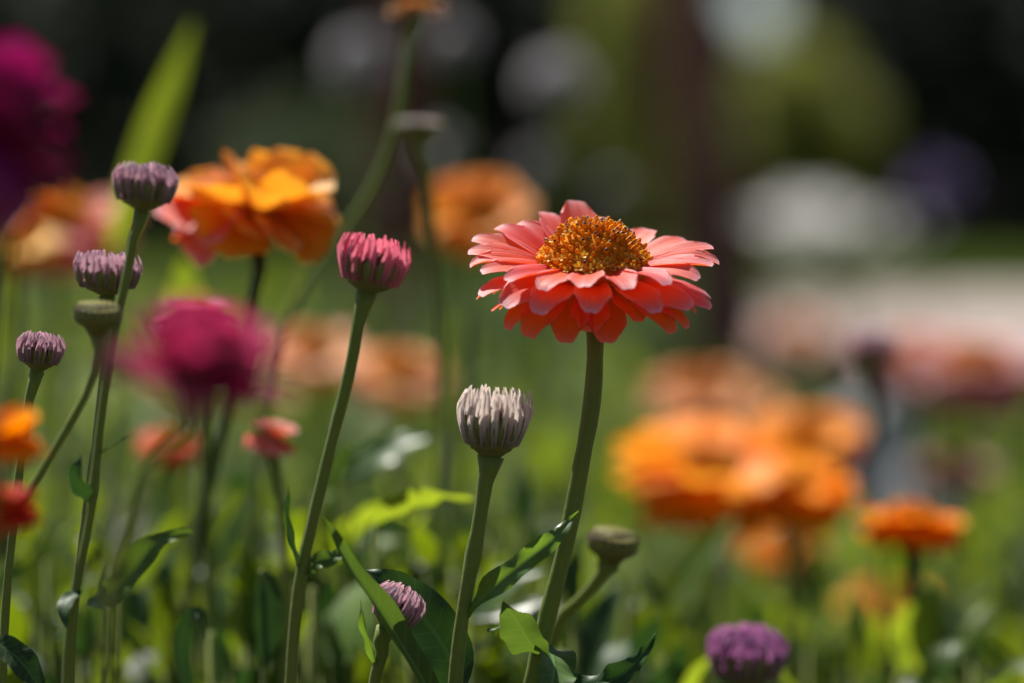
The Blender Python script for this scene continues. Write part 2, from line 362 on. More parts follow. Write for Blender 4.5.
# ------------------------------------------------------------------ plant builders
def frame(c, tilt, side=0, spin=0, s=1.0):
    """head frame at c: leans tilt degrees towards the camera and side degrees to the right"""
    return Matrix.Translation(c) @ Matrix.Rotation(R(side), 4, 'Y') @ Matrix.Rotation(R(tilt), 4, 'X') @ Matrix.Rotation(R(spin), 4, 'Z') @ Matrix.Scale(s, 4)
def stempts(path, ground=True):
    pts = [P(*q) for q in path]
    if ground:
        l = pts[-1]; dv = (pts[-1] - pts[-2]); g = Vector((l.x + dv.x * .8, l.y + .01, 0.0))
        pts += [l.lerp(g, .35) + Vector((dv.x * .2, 0, 0)), g]
    return pts
def stem(t, pts, r, mat='stem', hairs=0, flare=1.9, seg=12, ridge=.05):
    mb = MB(); L = sum((pts[i + 1] - pts[i]).length for i in range(len(pts) - 1))
    fl = .016 / L
    ph_ = pts[0].x * 900
    tube(mb, pts, lambda q: r * (1 + .28 * math.exp(-(((q * L + abs(ph_) % .05) % .083 - .0415) / .0014) ** 2) + .04 * math.sin(q * L * 210 + ph_) + .03 * math.sin(q * L * 470 + ph_ * 2)) * (1 + (flare - 1) * math.exp(-q / fl * 2.2)) * (1 + .1 * min(1, q * 4)), max(40, int(L / .006)), seg, ridge=ridge, hairs=hairs)
    return mb.build('stem', M[mat], t)
def leafpart(t, pts, W, nrm, mat='leaf', fold=.3, wave=.12, twist=0, n=22, serr=0, prof=None):
    mb = MB(); blade(mb, pts, W, nrm, fold, n, 9, wave, twist, serr=serr, prof=prof)
    return mb.build('leaf', M[mat], t)
def disc(t, Mx, r, h, n, core='core', name='flower_disc'):
    mb = MB(); rg = random.Random(int(r * 1e5))
    lathe(mb, [(r * .9, -.15 * r), (r * .98, 0), (r * .9, h * .35), (r * .6, h * .72), (r * .25, h * .88), (0, h * .9)], Mx, 20)
    o = mb.build(name, M[core], t)
    mb = MB(); G = 2.39996
    for k in range(n):
        q = (k + .5) / n; rr = math.sqrt(q); a = k * G
        zz = h * (.9 - .85 * rr ** 2.3) - (.10 * h * math.exp(-(rr / .22) ** 2))
        nz = Vector((math.cos(a) * (rr ** 1.6) * 1.1, math.sin(a) * (rr ** 1.6) * 1.1, 1.0 - .35 * rr)).normalized()
        c = Vector((r * rr * math.cos(a) * .97, r * rr * math.sin(a) * .97, zz)); fs = r * .074 * rg.uniform(.85, 1.2) * (220 / n) ** .5
        ln = fs * rg.uniform(2.2, 3.4)
        Q = nz.to_track_quat('Z', 'Y').to_matrix().to_4x4(); B = Mx @ Matrix.Translation(c + Vector((rg.gauss(0, 1), rg.gauss(0, 1), 0)) * fs * .25) @ Q
        dark = rg.random() < (.36 if rr < .7 else .12); op = (rr > .84 and rg.random() < .55) or rg.random() < .03
        rn = rg.random()
        if op:
            lathe(mb, [(fs * .45, -fs), (fs * .5, ln * .6), (fs * .62, ln * .8)], B, 6, 0, rnd=rn)
            for j in range(5):
                az = j * 1.2566 + rn * 6
                petal(mb, B, az, fs * .45, ln * .75, 50, 10, fs * 1.5, fs * .5, n=4, m=3, mi=2, rnd=rn)
        else:
            lathe(mb, [(fs * .5, -fs), (fs * .62, ln * .35), (fs * .78, ln * .7), (fs * .6, ln * .92)], B, 6, 0, rnd=rn)
            lathe(mb, [(fs * .6, ln * .92), (fs * .35, ln * 1.05), (0, ln * 1.1)], B, 6, 1 if dark else 0, rnd=rn)
    f = mb.build('floret', [M['floret'], M['floret_tip'], M['floret_open']], o)
    f.location = (0, 0, 0); f['kind'] = 'stuff'
    # children of a part share its frame: mesh was built relative to the world, so move it to the thing's base
    f.data.transform(Matrix.Translation(-Vector(t['_b']))); return o
def calyx(t, Mx, r, r0=.0022, h=.01, rows=2, n=12):
    mb = MB(); lathe(mb, [(r0, -h), (r0 * 1.5, -h * .75), (r * .7, -h * .3), (r, 0), (r * .6, .001)], Mx, 20)
    for k in range(rows):
        for j in range(n):
            az = 6.283 * (j + .5 * k) / n
            petal(mb, Mx, az, r * (.55 + .2 * k), -h * (.45 - .2 * k), 50, 75, h * .7, r * .28, n=5, m=5, cup=.3, notch=0)
    return mb.build('calyx', M['calyx'], t)

def zinnia(label, px, py, d, D, mat, path, tilt=18, side=0, spin=0, tiers=None, low=None, disk=.4, stemr=.0022, group=None, each=False, sm='stem', dh=.6, cat='flower', leaves=(), seed=None, jit=1.0, pick=None, name='zinnia'):
    rg = random.Random(seed if seed is not None else int(px * 7 + py)); c = P(px, py, d); Mx = frame(c, tilt, side, spin)
    base = stempts(path)[-1] if path else Vector((c.x, c.y, 0)); r = D / 2
    t = thing(name, label, cat, base, group)
    pts = [Mx @ Vector((0, 0, -.012 * D / .07))] + stempts(path)
    stem(t, pts, stemr, sm, seg=10)
    calyx(t, Mx, r * .3, stemr * 1.3, .011 * D / .07)
    rd = r * disk
    disc(t, Mx @ Matrix.Translation((0, 0, .001)), rd, rd * dh, 90, core='floret')
    tiers = tiers or [(13, .0, 8, -5, 1.0), (12, -.05, -8, -30, .98), (11, -.1, -25, -60, .85)]
    mb = MB(); st = random.getstate(); random.seed(int(px + py))
    for k, (n, z0, e0, e1, ls) in enumerate(tiers):
        for j in range(n):
            az = 6.283 * (j + .5 * (k % 2) + rg.uniform(-.15, .15) * jit) / n; L = (r - rd * .8) * ls * rg.uniform(.88, 1.05)
            if each: mb = MB()
            petal(mb, Mx, az, rd * .8, z0 * r, e0 + rg.uniform(-8, 8) * jit, e1 + rg.uniform(-14, 14) * jit, L, r * 3.7 / n * rg.uniform(.85, 1.1), rg.uniform(.05, .25 * jit), 9, 7, roll=rg.uniform(-.25, .25) * jit, yaw=rg.uniform(-.08, .08), rnd=rg.random())
            if each: mb.build('petal', M[(pick and pick(k, math.degrees(az) % 360)) or (low if (low and k == len(tiers) - 1) else mat)], t)
    random.setstate(st)
    if not each: mb.build('petals', M[mat], t)
    for lf in leaves: leafpart(t, [P(*q) for q in lf[0]], lf[1], lf[2], *(lf[3:]))
    return t

def bud(label, px, py, d, Rr, H, qmat, path, tilt=5, side=0, n=24, stemr=.002, rows=3, openness=.0, hairs=0, leaves=(), group=None, sm='stem', tipout=0, cal=.42, seed=1, tip=.12, bn=3):
    """px,py is the junction of stem and head"""
    rg = random.Random(seed); c = P(px, py, d); Mx = frame(c, tilt, side)
    pts = [Mx @ Vector((0, 0, -.001)), Mx @ Vector((0, 0, -.006))] + stempts(path)
    t = thing('flower_bud', label, 'flower bud', pts[-1], group)
    stem(t, pts, stemr, sm, hairs)
    mb = MB(); ca = cal
    lathe(mb, [(stemr * 1.2, -.004), (stemr * 1.5, -.001), (Rr * .6, H * .06), (Rr * .86, H * .18), (Rr * .9, H * ca), (Rr * .7, H * ca * 1.02)], Mx, 22, wob=.015)
    for k in range(3):
        for j in range(15):
            az = 6.283 * (j + .5 * k) / 15 + rg.uniform(-.05, .05)
            petal(mb, Mx, az, Rr * (.64 + .17 * k), H * (.05 + .11 * k), 62 + 6 * k, 90, H * .40, Rr * .17, .35, n=6, m=5, notch=-.15, rnd=rg.random())
    mb.build('calyx', M['calyx'], t)
    mb = MB()
    lathe(mb, [(Rr * .8, H * .25), (Rr * .88, H * .6), (Rr * .7, H * .8), (Rr * .3, H * .78), (0, H * .74)], Mx, 18, 1)
    st = random.getstate(); random.seed(seed)
    for k in range(rows + 2):
        nn = max(6, int(n * (1 - .18 * k)))
        for j in range(nn):
            az = 6.283 * (j + .5 * k) / nn + rg.uniform(-.06, .06)
            rr = Rr * (.80 - .17 * k); z0 = H * (.16 + .10 * min(k, 3)); Lq = H * (.88 - .08 * k) * rg.uniform(.9, 1.08)
            e0 = 66 + openness * 2; e1 = (142 - 8 * k) - openness * 60 + rg.uniform(-12, 12)
            # a rolled quill: back turned out
            petal(mb, Mx, az, rr, z0, e0, e1 + tipout, Lq, Rr * 2.9 / n * rg.uniform(.85, 1.15), -.8, n=8, m=5, pw=2.2, notch=-tip, roll=rg.uniform(-.1, .1), narrow=.65, rnd=rg.random())
    random.setstate(st)
    mb.build('bud_petals', [M[qmat], M['core']], t)
    for lf in leaves: leafpart(t, [P(*q) for q in lf[0]], lf[1], lf[2], *(lf[3:]))
    return t

def button(label, px, py, d, Rr, H, path, tilt=5, side=0, stemr=.0017, sm='stem', topmat='q_cream', leaves=(), sunken=.25, seed=2):
    rg = random.Random(seed); c = P(px, py, d); Mx = frame(c, tilt, side)
    pts = [Mx @ Vector((0, 0, -.001)), Mx @ Vector((0, 0, -.005))] + stempts(path)
    t = thing('flower_bud', label, 'flower bud', pts[-1]); stem(t, pts, stemr, sm)
    mb = MB(); lathe(mb, [(stemr * 1.3, -.003), (Rr * .55, H * .1), (Rr * .95, H * .4), (Rr, H * .7), (Rr * .88, H)], Mx, 24, wob=.02)
    for j in range(18):
        petal(mb, Mx, 6.283 * j / 18, Rr * .75, H * .2, 50, 95, H * .95, Rr * .17, .35, n=6, m=5, notch=-.15, rnd=rg.random())
    mb.build('calyx', M['calyx'], t); mb = MB()
    lathe(mb, [(Rr * .92, H * .85), (Rr * .8, H * 1.02), (Rr * .45, H * (1.02 - sunken * .5)), (0, H * (1 - sunken * .5))], Mx, 24, 0, rnd=.2)
    for k in range(3):
        for j in range(22 - 5 * k):
            petal(mb, Mx, 6.283 * (j + .5 * k) / (22 - 5 * k), Rr * (.8 - .22 * k), H * .85, 70, 165, H * .5, Rr * .1, -.4, n=5, m=3, notch=-.1, rnd=rg.random())
    mb.build('bud_petals', M[topmat], t)
    for lf in leaves: leafpart(t, [P(*q) for q in lf[0]], lf[1], lf[2], *(lf[3:]))
    return t

# ------------------------------------------------------------------ the coral zinnia in focus
def hero():
    rg = random.Random(21); d = .80; c = P(593, 274, d); Mx = frame(c, 4.5, 1)
    path = [(595, 335, .80), (592, 400, .80), (580, 470, .80), (563, 555, .80), (545, 625, .80), (530, 700, .80)]
    sp = stempts(path); t = thing('zinnia', 'sharp coral pink zinnia with domed golden disc on tall curved stem', 'flower', sp[-1])
    stem(t, [Mx @ Vector((0, 0, -.006))] + sp, .0023, hairs=1500, flare=1.35, seg=14)
    calyx(t, Mx, .012, .0036, .010, 2, 12)
    disc(t, Mx @ Matrix.Translation((0, 0, .0005)), .0158, .0150, 400, core='floret')
    st = random.getstate(); random.seed(4)
    def pet(az, r0, z0, e0, e1, L, W, mat, cup=.15, roll=0, yaw=0, pw=1.2, curl=0, notch=.022):
        mb = MB(); petal(mb, Mx, R(az), r0, z0, e0, e1, L, W, cup, 18, 11, notch, pw, yaw, roll, rnd=rg.random(), narrow=.45, curl=curl, tipc=rg.uniform(5, 45))
        mb.build('petal', M[mat], t)
    # uppermost whorl: 0 = right, 90 = away, 270 = towards the lens; roll turns the face towards the lens
    for az, e0, e1, L, W, ro in ((0, 22, -6, 24, 4.4, .35), (14, 28, 0, 23.5, 4.6, .4), (30, 32, 8, 22, 4.6, .3), (57, 40, 20, 20, 5.0, .1), (76, 25, 12, 15.5, 4.6, 0), (88, 48, 36, 19.5, 5.0, 0), (103, 52, 38, 23, 5.6, 0), (119, 46, 28, 22.5, 5.4, 0), (133, 40, 22, 22, 5.2, -.2), (145, 38, 18, 22, 4.8, -.3), (160, 30, 8, 24.5, 4.2, -.4), (173, 24, 0, 24, 4.0, -.4),
                             (187, 14, -10, 23.5, 4.3, -.4), (203, 8, -16, 22, 4.6, -.3), (222, 5, -14, 21, 4.9, -.1), (243, 3, -16, 19.5, 5.1, 0), (264, 2, -18, 19, 5.2, 0), (286, 2, -16, 19, 5.1, 0), (307, 5, -12, 20, 5.0, .1), (327, 10, -14, 22, 4.9, .3), (344, 16, -10, 23, 4.5, .3)):
        pet(az, .0125, 0.0015, e0 + rg.uniform(-3, 3), e1 + rg.uniform(-6, 6), L / 1000, W / 1000, 'coral', rg.uniform(.1, .38), ro + rg.uniform(-.12, .12), rg.uniform(-.06, .06), 1.5)
    for k in range(15):
        az = 360 * k / 15 + 9 + rg.uniform(-5, 5); sd_ = math.cos(R(az))
        pet(az, .0115, -.0015, rg.uniform(-8, 4), rg.uniform(-34, -18), rg.uniform(.0222, .0248), rg.uniform(.0050, .0060), 'coral', rg.uniform(-.1, .3), .3 * sd_ + rg.uniform(-.2, .2), rg.uniform(-.08, .08), 1.3)
    # lower whorl hangs down in front
    for az, e0, e1, L, W in ((190, -12, -45, 23, 5), (210, -18, -54, 23.5, 5.4), (230, -22, -60, 24, 5.8), (249, -28, -64, 22, 5.8), (268, -28, -60, 19, 5.4), (283, -30, -72, 21.5, 6.0), (305, -24, -50, 18, 5), (321, -22, -56, 24, 5.8), (337, -16, -48, 24, 5.6), (352, -12, -40, 23, 5),
                             (12, -15, -40, 22, 5), (35, -15, -40, 20, 5), (60, -15, -50, 19, 5), (90, -15, -50, 19, 5), (120, -15, -50, 19, 5), (150, -15, -45, 19, 5), (170, -15, -40, 21, 5)):
        pet(az, .0100, -.0030, e0 + 4 + rg.uniform(-4, 4), e1 + 12 + rg.uniform(-8, 8), (L - 1.8) / 1000, W / 1000, 'coral_low', rg.uniform(-.1, .2), rg.uniform(-.15, .15), rg.uniform(-.06, .06), 1.0)
    random.setstate(st)
    # leaves low on its stem
    leafpart(t, [P(541, 655, .797), P(528, 640, .79), P(515, 618, .785), P(502, 603, .78)], .0072, (-.45, -.85, .1), 'leaf_mid', .3, .15, .3)
    leafpart(t, [P(545, 645, .80), P(553, 660, .79), P(552, 682, .78), P(543, 710, .775)], .0075, (.3, -.85, .2), 'leaf_mid', .3, .2)
    leafpart(t, [P(530, 690, .80), P(575, 688, .795), P(618, 678, .79), P(642, 655, .787), P(656, 632, .785)], .0045, (.2, -.3, .9), 'leaf_dark', .5, .45, 1.2, 26)
    leafpart(t, [P(543, 640, .80), P(520, 632, .80), P(500, 628, .798), P(487, 631, .797)], .0019, (-.2, -.3, .9), 'leaf_dark', .3, .2)
hero()

# ------------------------------------------------------------------ buds
bud('cream white bud with ragged petal tips left of the coral zinnia', 491, 453, .79, .0087, .0170, 'q_cream',
    [(488, 470, .79), (478, 530, .79), (465, 600, .79), (455, 690, .79)], 4, 4, stemr=.0019, hairs=1200, seed=5, cal=.36, openness=.38, tip=.55, n=30,
    leaves=[([(462, 617, .79), (478, 603, .788), (500, 582, .785), (528, 560, .783), (552, 540, .785), (578, 512, .79)], .0042, (-.35, -.75, .6), 'leaf', .4, .4, .7)])
bud('bright pink bud on long leaning stem left of the cream bud', 368, 289, .775, .0087, .0136, 'q_pink',
    [(362, 310, .775), (350, 370, .775), (332, 440, .775), (313, 520, .775), (300, 580, .775), (290, 700, .775)], 3, 12, 24, .0015, hairs=900, seed=6, cal=.42, openness=.42, tip=.2,
    leaves=[([(301, 573, .775), (292, 550, .772), (285, 520, .77), (288, 486, .768)], .0020, (.8, -.5, .2), 'leaf_dark', .5, .2),
            ([(301, 573, .775), (318, 562, .775), (332, 558, .775), (348, 548, .778)], .003, (.1, -.85, .5), 'leaf_mid', .3, .3)])
bud('mauve bud standing highest of the left hand stems, below the lime blade', 143, 207, .765, .0080, .0112, 'q_mauve',
    [(138, 225, .765), (127, 275, .765), (112, 345, .765), (100, 430, .765), (90, 520, .765), (72, 610, .765), (66, 700, .765)], 0, 5, 26, .0011, seed=7, cal=.30, openness=.05,
    leaves=[([(88, 602, .765), (110, 597, .76), (132, 575, .758), (155, 545, .756), (192, 531, .755)], .0052, (-.35, -.75, .55), 'leaf_mid', .35, .25, .3),
            ([(80, 590, .765), (68, 600, .76), (64, 612, .757), (66, 628, .755)], .0026, (-.3, -.9, .3), 'leaf_dark', .2, .1),
            ([(92, 500, .765), (80, 485, .76), (76, 470, .757), (82, 455, .757)], .003, (-.2, -.9, .3), 'leaf_dark', .3, .2),
            ([(98, 455, .765), (112, 447, .762), (124, 439, .76), (133, 433, .76)], .0012, (-.2, -.2, .9), 'leaf_dark', .3, .1)])
bud('mauve bud with frayed pale tips directly above the flat green bud', 107, 292, .780, .0086, .0102, 'q_mauve',
    [(110, 306, .780), (106, 350, .785), (98, 420, .785), (88, 500, .785), (75, 600, .785), (70, 700, .785)], 4, 3, 26, .0011, seed=8, cal=.3, openness=.6, tip=.4)
bud('small mauve bud lowest and farthest left among the slender stems', 38, 367, .80, .0060, .0092, 'q_mauve',
    [(33, 385, .80), (25, 430, .80), (14, 520, .80), (4, 640, .80)], 3, 8, 20, .0011, seed=9, cal=.35, openness=.1)
button('flat olive green bud on twin stems left of the magenta flower', 97, 329, .755, .0066, .0056,
    [(99, 350, .755), (88, 390, .755), (66, 430, .755), (40, 475, .755), (12, 520, .755), (-30, 600, .755)], 8, 4, .0010, topmat='button_top')
button('round green unopened bud on pale arching stem right of the coral zinnia stem', 610, 559, .86, .0078, .0072,
    [(603, 573, .86), (585, 596, .86), (562, 616, .865), (548, 660, .87), (540, 720, .87)], 8, 8, .0016, topmat='button_top')
button('flat brownish seed head seen edge on below the peach bloom', 419, 137, 1.02, .0098, .0050,
    [(424, 160, 1.02), (432, 230, 1.02), (441, 330, 1.02), (440, 450, 1.02), (438, 600, 1.02)], 3, 2, .0015, seed=4)
bud('small pink and mauve bud nestled between long green leaves at the bottom', 388, 625, .79, .0064, .0108, 'q_mauve',
    [(386, 640, .79), (378, 665, .79), (372, 700, .79)], 5, 28, 22, .0015, seed=10, cal=.3, openness=.1, sm='stem',
    leaves=[([(446, 720, .785), (418, 672, .782), (385, 618, .778), (355, 575, .772), (322, 517, .765)], .0050, (.45, -.75, .35), 'leaf_mid', .6, .12, .3),
            ([(455, 700, .80), (450, 660, .80), (425, 620, .802), (395, 590, .804), (365, 570, .806)], .0098, (-.35, -.85, .35), 'leaf_dark', .25, .15, .2),
            ([(378, 675, .79), (372, 650, .788), (364, 625, .786), (361, 600, .785)], .002, (-.5, -.5, .3), 'leaf', .4, .2)])
bud('rounded purple bud a little blurred at the bottom right', 746, 682, .90, .0116, .0165, 'q_purple',
    [(745, 700, .90), (742, 760, .90)], 4, 2, 24, .0026, seed=12, cal=.3, openness=.0)
bud('dark round bud in front of the salmon pink blooms at right', 872, 366, 1.25, .0085, .0150, 'q_mauve',
    [(872, 390, 1.25), (878, 480, 1.25), (880, 600, 1.25)], 4, 2, 20, .0022, seed=14, cal=.7, sm='stem_dark')

# ------------------------------------------------------------------ blurred zinnias
zinnia('orange zinnia with untidy drooping petals behind the upper mauve bud', 252, 208, .93, .058, 'apricot',
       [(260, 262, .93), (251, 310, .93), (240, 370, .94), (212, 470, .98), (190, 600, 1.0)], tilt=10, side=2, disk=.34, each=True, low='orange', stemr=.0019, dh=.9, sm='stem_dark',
       tiers=[(9, .02, 34, 16, 1.1), (10, -.05, 6, -22, 1.12), (8, -.12, -20, -62, 1.0)], seed=33, jit=2.2,
       pick=lambda k, a: 'coral' if (k > 0 and 150 < a < 245) else ('peach' if (k == 1 and a < 30) else None))
zinnia('blurred golden orange zinnia directly behind the left of the coral zinnia', 478, 212, 1.3, .054, 'orange', [(470, 260, 1.3), (462, 420, 1.3), (455, 600, 1.3)], 35, tiers=[(13, 0, 25, 10, 1), (13, -.05, 0, -15, 1), (11, -.1, -20, -45, .9)])
zinnia('peach bloom cut by the top edge above the flat seed head', 417, 10, 1.02, .022, 'dusty',
       [(410, 40, 1.02), (398, 120, 1.02), (370, 195, 1.02), (320, 262, 1.02), (282, 330, 1.02), (262, 430, 1.02), (255, 560, 1.02)], 0, disk=.5, dh=.2, tiers=[(12, 0, 25, 5, 1), (10, -.1, 5, -10, 1)], stemr=.0016)
zinnia('large magenta bloom cut by the left edge with yellow stamens', -36, 128, .575, .050, 'magenta', [(0, 230, .615), (-15, 400, .615), (-20, 600, .615)], -25, 10, disk=.2, dh=.5,
       tiers=[(12, 0, 68, 50, 1.0), (13, -.05, 45, 20, 1.05), (12, -.1, 10, -20, 1.0), (9, -.15, -35, -70, .9)])
zinnia('soft magenta flower with green cup in front of the left stems', 197, 386, .56, .041, 'magenta_mid', [(188, 430, .60), (150, 470, .605), (130, 530, .61), (112, 600, .62)], 8, 12, disk=.2,
       tiers=[(11, .1, 70, 75, .9), (12, 0, 50, 50, 1.0), (12, -.05, 20, -5, 1.0)], stemr=.0016)
zinnia('pale pink bloom low behind the soft magenta flower', 196, 322, 1.0, .030, 'magenta_pale', [(200, 350, 1.0), (205, 480, 1.0), (210, 600, 1.0)], 5, tiers=[(12, 0, 45, 20, 1), (12, -.05, 0, -20, 1)])
zinnia('small coral and lilac flower just right of the soft magenta flower', 272, 436, .93, .020, 'salmon', [(276, 470, .93), (285, 560, .93), (288, 660, .93)], 5, 12, disk=.3, tiers=[(9, 0, 45, 15, 1), (9, -.1, -20, -60, 1)], stemr=.0015)
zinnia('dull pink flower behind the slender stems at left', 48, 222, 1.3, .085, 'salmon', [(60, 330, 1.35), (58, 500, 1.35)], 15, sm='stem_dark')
zinnia('golden bloom at the left edge below the large magenta bloom', 14, 240, 1.25, .046, 'golden', [(14, 300, 1.25), (14, 500, 1.25)], 15)
zinnia('orange bloom at the left edge beneath the small mauve bud', -4, 440, .66, .026, 'deep_orange', [(-6, 480, .66), (-10, 640, .66)], 10, tiers=[(11, 0, 50, 30, 1), (11, 0, 0, -60, 1)], stemr=.0015)
zinnia('red orange bloom at the left edge below the orange one', -4, 515, .66, .024, 'red_orange', [(-6, 560, .66), (-10, 680, .66)], 5, tiers=[(11, 0, 50, 30, 1), (11, 0, 0, -60, 1)], stemr=.0015)
zinnia('rusty orange flower in shade below the soft magenta flower', 172, 442, 1.15, .030, 'red_orange', [(172, 480, 1.15), (175, 600, 1.15)], 10)
zinnia('pale peach flower behind the stem of the bright pink bud', 314, 352, 1.45, .055, 'peach', [(314, 400, 1.45), (316, 600, 1.45)], 22)
zinnia('pale peach flower between bright pink bud stem and cream bud', 398, 372, 1.4, .056, 'peach', [(398, 420, 1.4), (400, 600, 1.4)], 22, 6)
broad = [(14, 0, 16, 2, 1), (14, -.03, 2, -18, 1.03), (12, -.08, -18, -48, .98)]
big = [(13, 0, 22, 0, 1), (13, -.05, 0, -25, 1.03), (12, -.1, -20, -60, .95), (10, -.15, -45, -80, .8)]
zinnia('large vivid orange zinnia left of the orange pair behind the coral zinnia', 712, 466, 1.2, .084, 'deep_orange', [(714, 520, 1.22), (715, 640, 1.22)], 17, 3, tiers=broad, dh=.3, disk=.25, group=None)
zinnia('vivid golden orange zinnia touching the right side of the largest orange one', 796, 484, 1.2, .056, 'deep_orange', [(790, 540, 1.2), (786, 650, 1.2)], 15, 8, tiers=broad, dh=.3, disk=.3)
zinnia('dusty orange zinnia above and behind the vivid orange pair', 806, 436, 1.42, .064, 'orange', [(806, 480, 1.42), (800, 640, 1.42)], 15, tiers=big)
zinnia('small flat orange zinnia with dark stem top at right', 911, 522, 1.12, .045, 'deep_orange', [(911, 555, 1.12), (914, 600, 1.12), (918, 660, 1.12)], -4, 4, tiers=[(12, 0, 14, -12, 1), (12, -.05, -8, -45, 1), (10, -.1, -30, -75, .8)], sm='stem_dark', stemr=.003)
zinnia('faded tan zinnia above the largest orange zinnia', 702, 392, 1.85, .075, 'peach', [(702, 450, 1.85), (702, 640, 1.85)], 20)
zinnia('faded tan zinnia between the leaning trunk and dusty orange zinnia', 745, 402, 1.9, .06, 'peach', [(745, 450, 1.9), (745, 640, 1.9)], 15)
zinnia('muted orange zinnia in shade beneath the vivid orange pair', 782, 545, 1.6, .05, 'orange', [(782, 590, 1.6), (782, 680, 1.6)], 15)
zinnia('dull yellow zinnia low beneath the small flat orange one', 892, 605, 1.6, .062, 'golden', [(892, 650, 1.6), (890, 720, 1.6)], 15)
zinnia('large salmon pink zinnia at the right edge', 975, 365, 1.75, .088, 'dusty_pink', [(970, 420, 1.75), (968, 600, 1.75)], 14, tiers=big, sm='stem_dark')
zinnia('salmon pink zinnia immediately right of the dark round bud', 915, 355, 1.9, .08, 'dusty_pink', [(915, 420, 1.9), (915, 600, 1.9)], 14, tiers=big)
zinnia('pale peach pink zinnia left of the dark round bud', 800, 338, 2.8, .10, 'blush', [(800, 400, 2.6), (800, 520, 2.6)], 14, tiers=big)
zinnia('dusty pink zinnia below the pale grey stone', 955, 470, 1.9, .055, 'dusty_pink', [(955, 520, 1.9), (955, 640, 1.9)], 12)

def pompon(label, px, py, d, D, mat, seed, hgt=None, name='pompon_flower'):
    rg = random.Random(seed); c = P(px, py, d); t = thing(name, label, 'flower', (c.x, c.y, 0))
    stem(t, [c, Vector((c.x + rg.uniform(-.02, .02), c.y, c.z * .5)), Vector((c.x, c.y, 0))], .004, 'stem', flare=1.2)
    mb = MB(); r = D / 2
    for k in range(90):
        z = 1 - 1.75 * (k + .5) / 90; a = k * 2.39996; n = Vector((math.sqrt(1 - z * z) * math.cos(a), math.sqrt(1 - z * z) * math.sin(a), z))
        Q = Matrix.Translation(c) @ n.to_track_quat('Z', 'Y').to_matrix().to_4x4()
        petal(mb, Q, rg.random() * 6.28, 0, r * .25, 62, 35, r * .85, r * .22, .3, 5, 5, rnd=rg.random())
    mb.build('petals', M[mat], t)
G = None
pompon('hazy white pompon left of the peach bloom at the top', 358, 62, 2.3, .050, 'seedhead', 1)
pompon('hazy white pompon right of the peach bloom at the top', 452, 42, 2.7, .042, 'seedhead', 2)
pompon('brightest hazy white pompon alone above the coral zinnia', 557, 82, 2.4, .056, 'seedhead', 3)
pompon('faint white pompon right of the flat seed head', 446, 152, 2.8, .042, 'seedhead', 4)
pompon('faint white pompon above the blurred golden orange zinnia', 536, 168, 3.0, .038, 'seedhead', 5)
pompon('faint pale pompon touching the top of the coral zinnia', 612, 190, 3.4, .032, 'seedhead', 6)
pompon('hazy violet pompon against the dark wood at right', 935, 192, 4.5, .10, 'lilac', 7)
# white flowering clump
c = P(826, 224, 6); t = thing('flowering_shrub', 'hazy white flowering shrub right of the leaning dark trunk', 'shrub', (c.x, c.y, 0))
mb = MB(); rg = random.Random(9)
for k in range(8):
    e = c + Vector((rg.uniform(-.12, .12), rg.uniform(-.1, .1), rg.uniform(-.05, .05))); tube(mb, [Vector((c.x, c.y, 0)), Vector(((c.x + e.x) / 2, e.y, e.z * .5)), e], .004, 8, 6)
mb.build('stem', M['stem'], t); mb = MB()
for k in range(75):
    q = c + Vector((rg.gauss(0, .065), rg.gauss(0, .06), rg.gauss(0, .026)))
    for j in range(9): petal(mb, frame(q, rg.uniform(-30, 30), rg.uniform(-30, 30)), j * .698, .003, 0, 25, 0, .022, .009, n=4, m=5)
mb.build('blossom', M['white'], t)
# stones
def stone(label, px, py, d, s, seed):
    import bmesh
    from mathutils import noise as ns
    c = P(px, py, d); zt = c.z; bm = bmesh.new(); bmesh.ops.create_icosphere(bm, subdivisions=4, radius=1)
    for v in bm.verts:
        n = ns.noise(v.co * 1.1 + Vector((seed, 0, 0))) * .35 + ns.noise(v.co * 3.3 + Vector((0, seed, 0))) * .12
        v.co *= 1 + n; v.co.x *= s[0]; v.co.y *= s[1]; v.co.z = v.co.z * s[2]
    me = bpy.data.meshes.new('stone'); bm.to_mesh(me); bm.free(); me.materials.append(M['stone'])
    for p in me.polygons: p.use_smooth = True
    o = bpy.data.objects.new('stone', me); C.objects.link(o); o.location = (c.x, c.y, s[2] * .8); o['label'] = label; o['category'] = 'stone'; o['group'] = 'pale stones in the flower bed'
stone('tall pale grey stone behind the small flat orange zinnia', 868, 400, 4.6, (.10, .10, .23), 3)
stone('low grey stone leaning beside the taller pale stone', 930, 455, 4.3, (.09, .09, .17), 8)

# ------------------------------------------------------------------ separate blades and leaves that stand out
def leafplant(label, blades, mat, name='leaf_shoot', cat='leaf'):
    l0 = P(*blades[0][0][0]); base = Vector((l0.x, l0.y, 0)); t = thing(name, label, cat, base)
    mb = MB(); tube(mb, [base, (base + l0) / 2 + Vector((.004, 0, 0)), l0], .0009, 14, 8); mb.build('stem', M['stem'], t)
    for pts, W, nrm in blades: leafpart(t, [P(*q) for q in pts], W, nrm, mat, .2, .08)
leafplant('broad lime green blade rising behind the highest mauve bud', [([(112, 250, 1.24), (130, 195, 1.24), (150, 138, 1.25), (172, 80, 1.26), (194, 22, 1.27)], .0078, (.5, -.6, .6))], 'leaf_lime')
leafplant('small lime leaf tip above the soft magenta flower', [([(188, 345, 1.1), (186, 310, 1.1), (184, 285, 1.1), (183, 258, 1.1)], .009, (.2, -.7, .6))], 'leaf_lime')
leafplant('bright lime leaf pointing right behind the cream bud stem', [([(376, 524, .91), (392, 510, .91), (435, 498, .90), (474, 500, .90)], .0068, (.30, .35, .88))], 'leaf_lime')
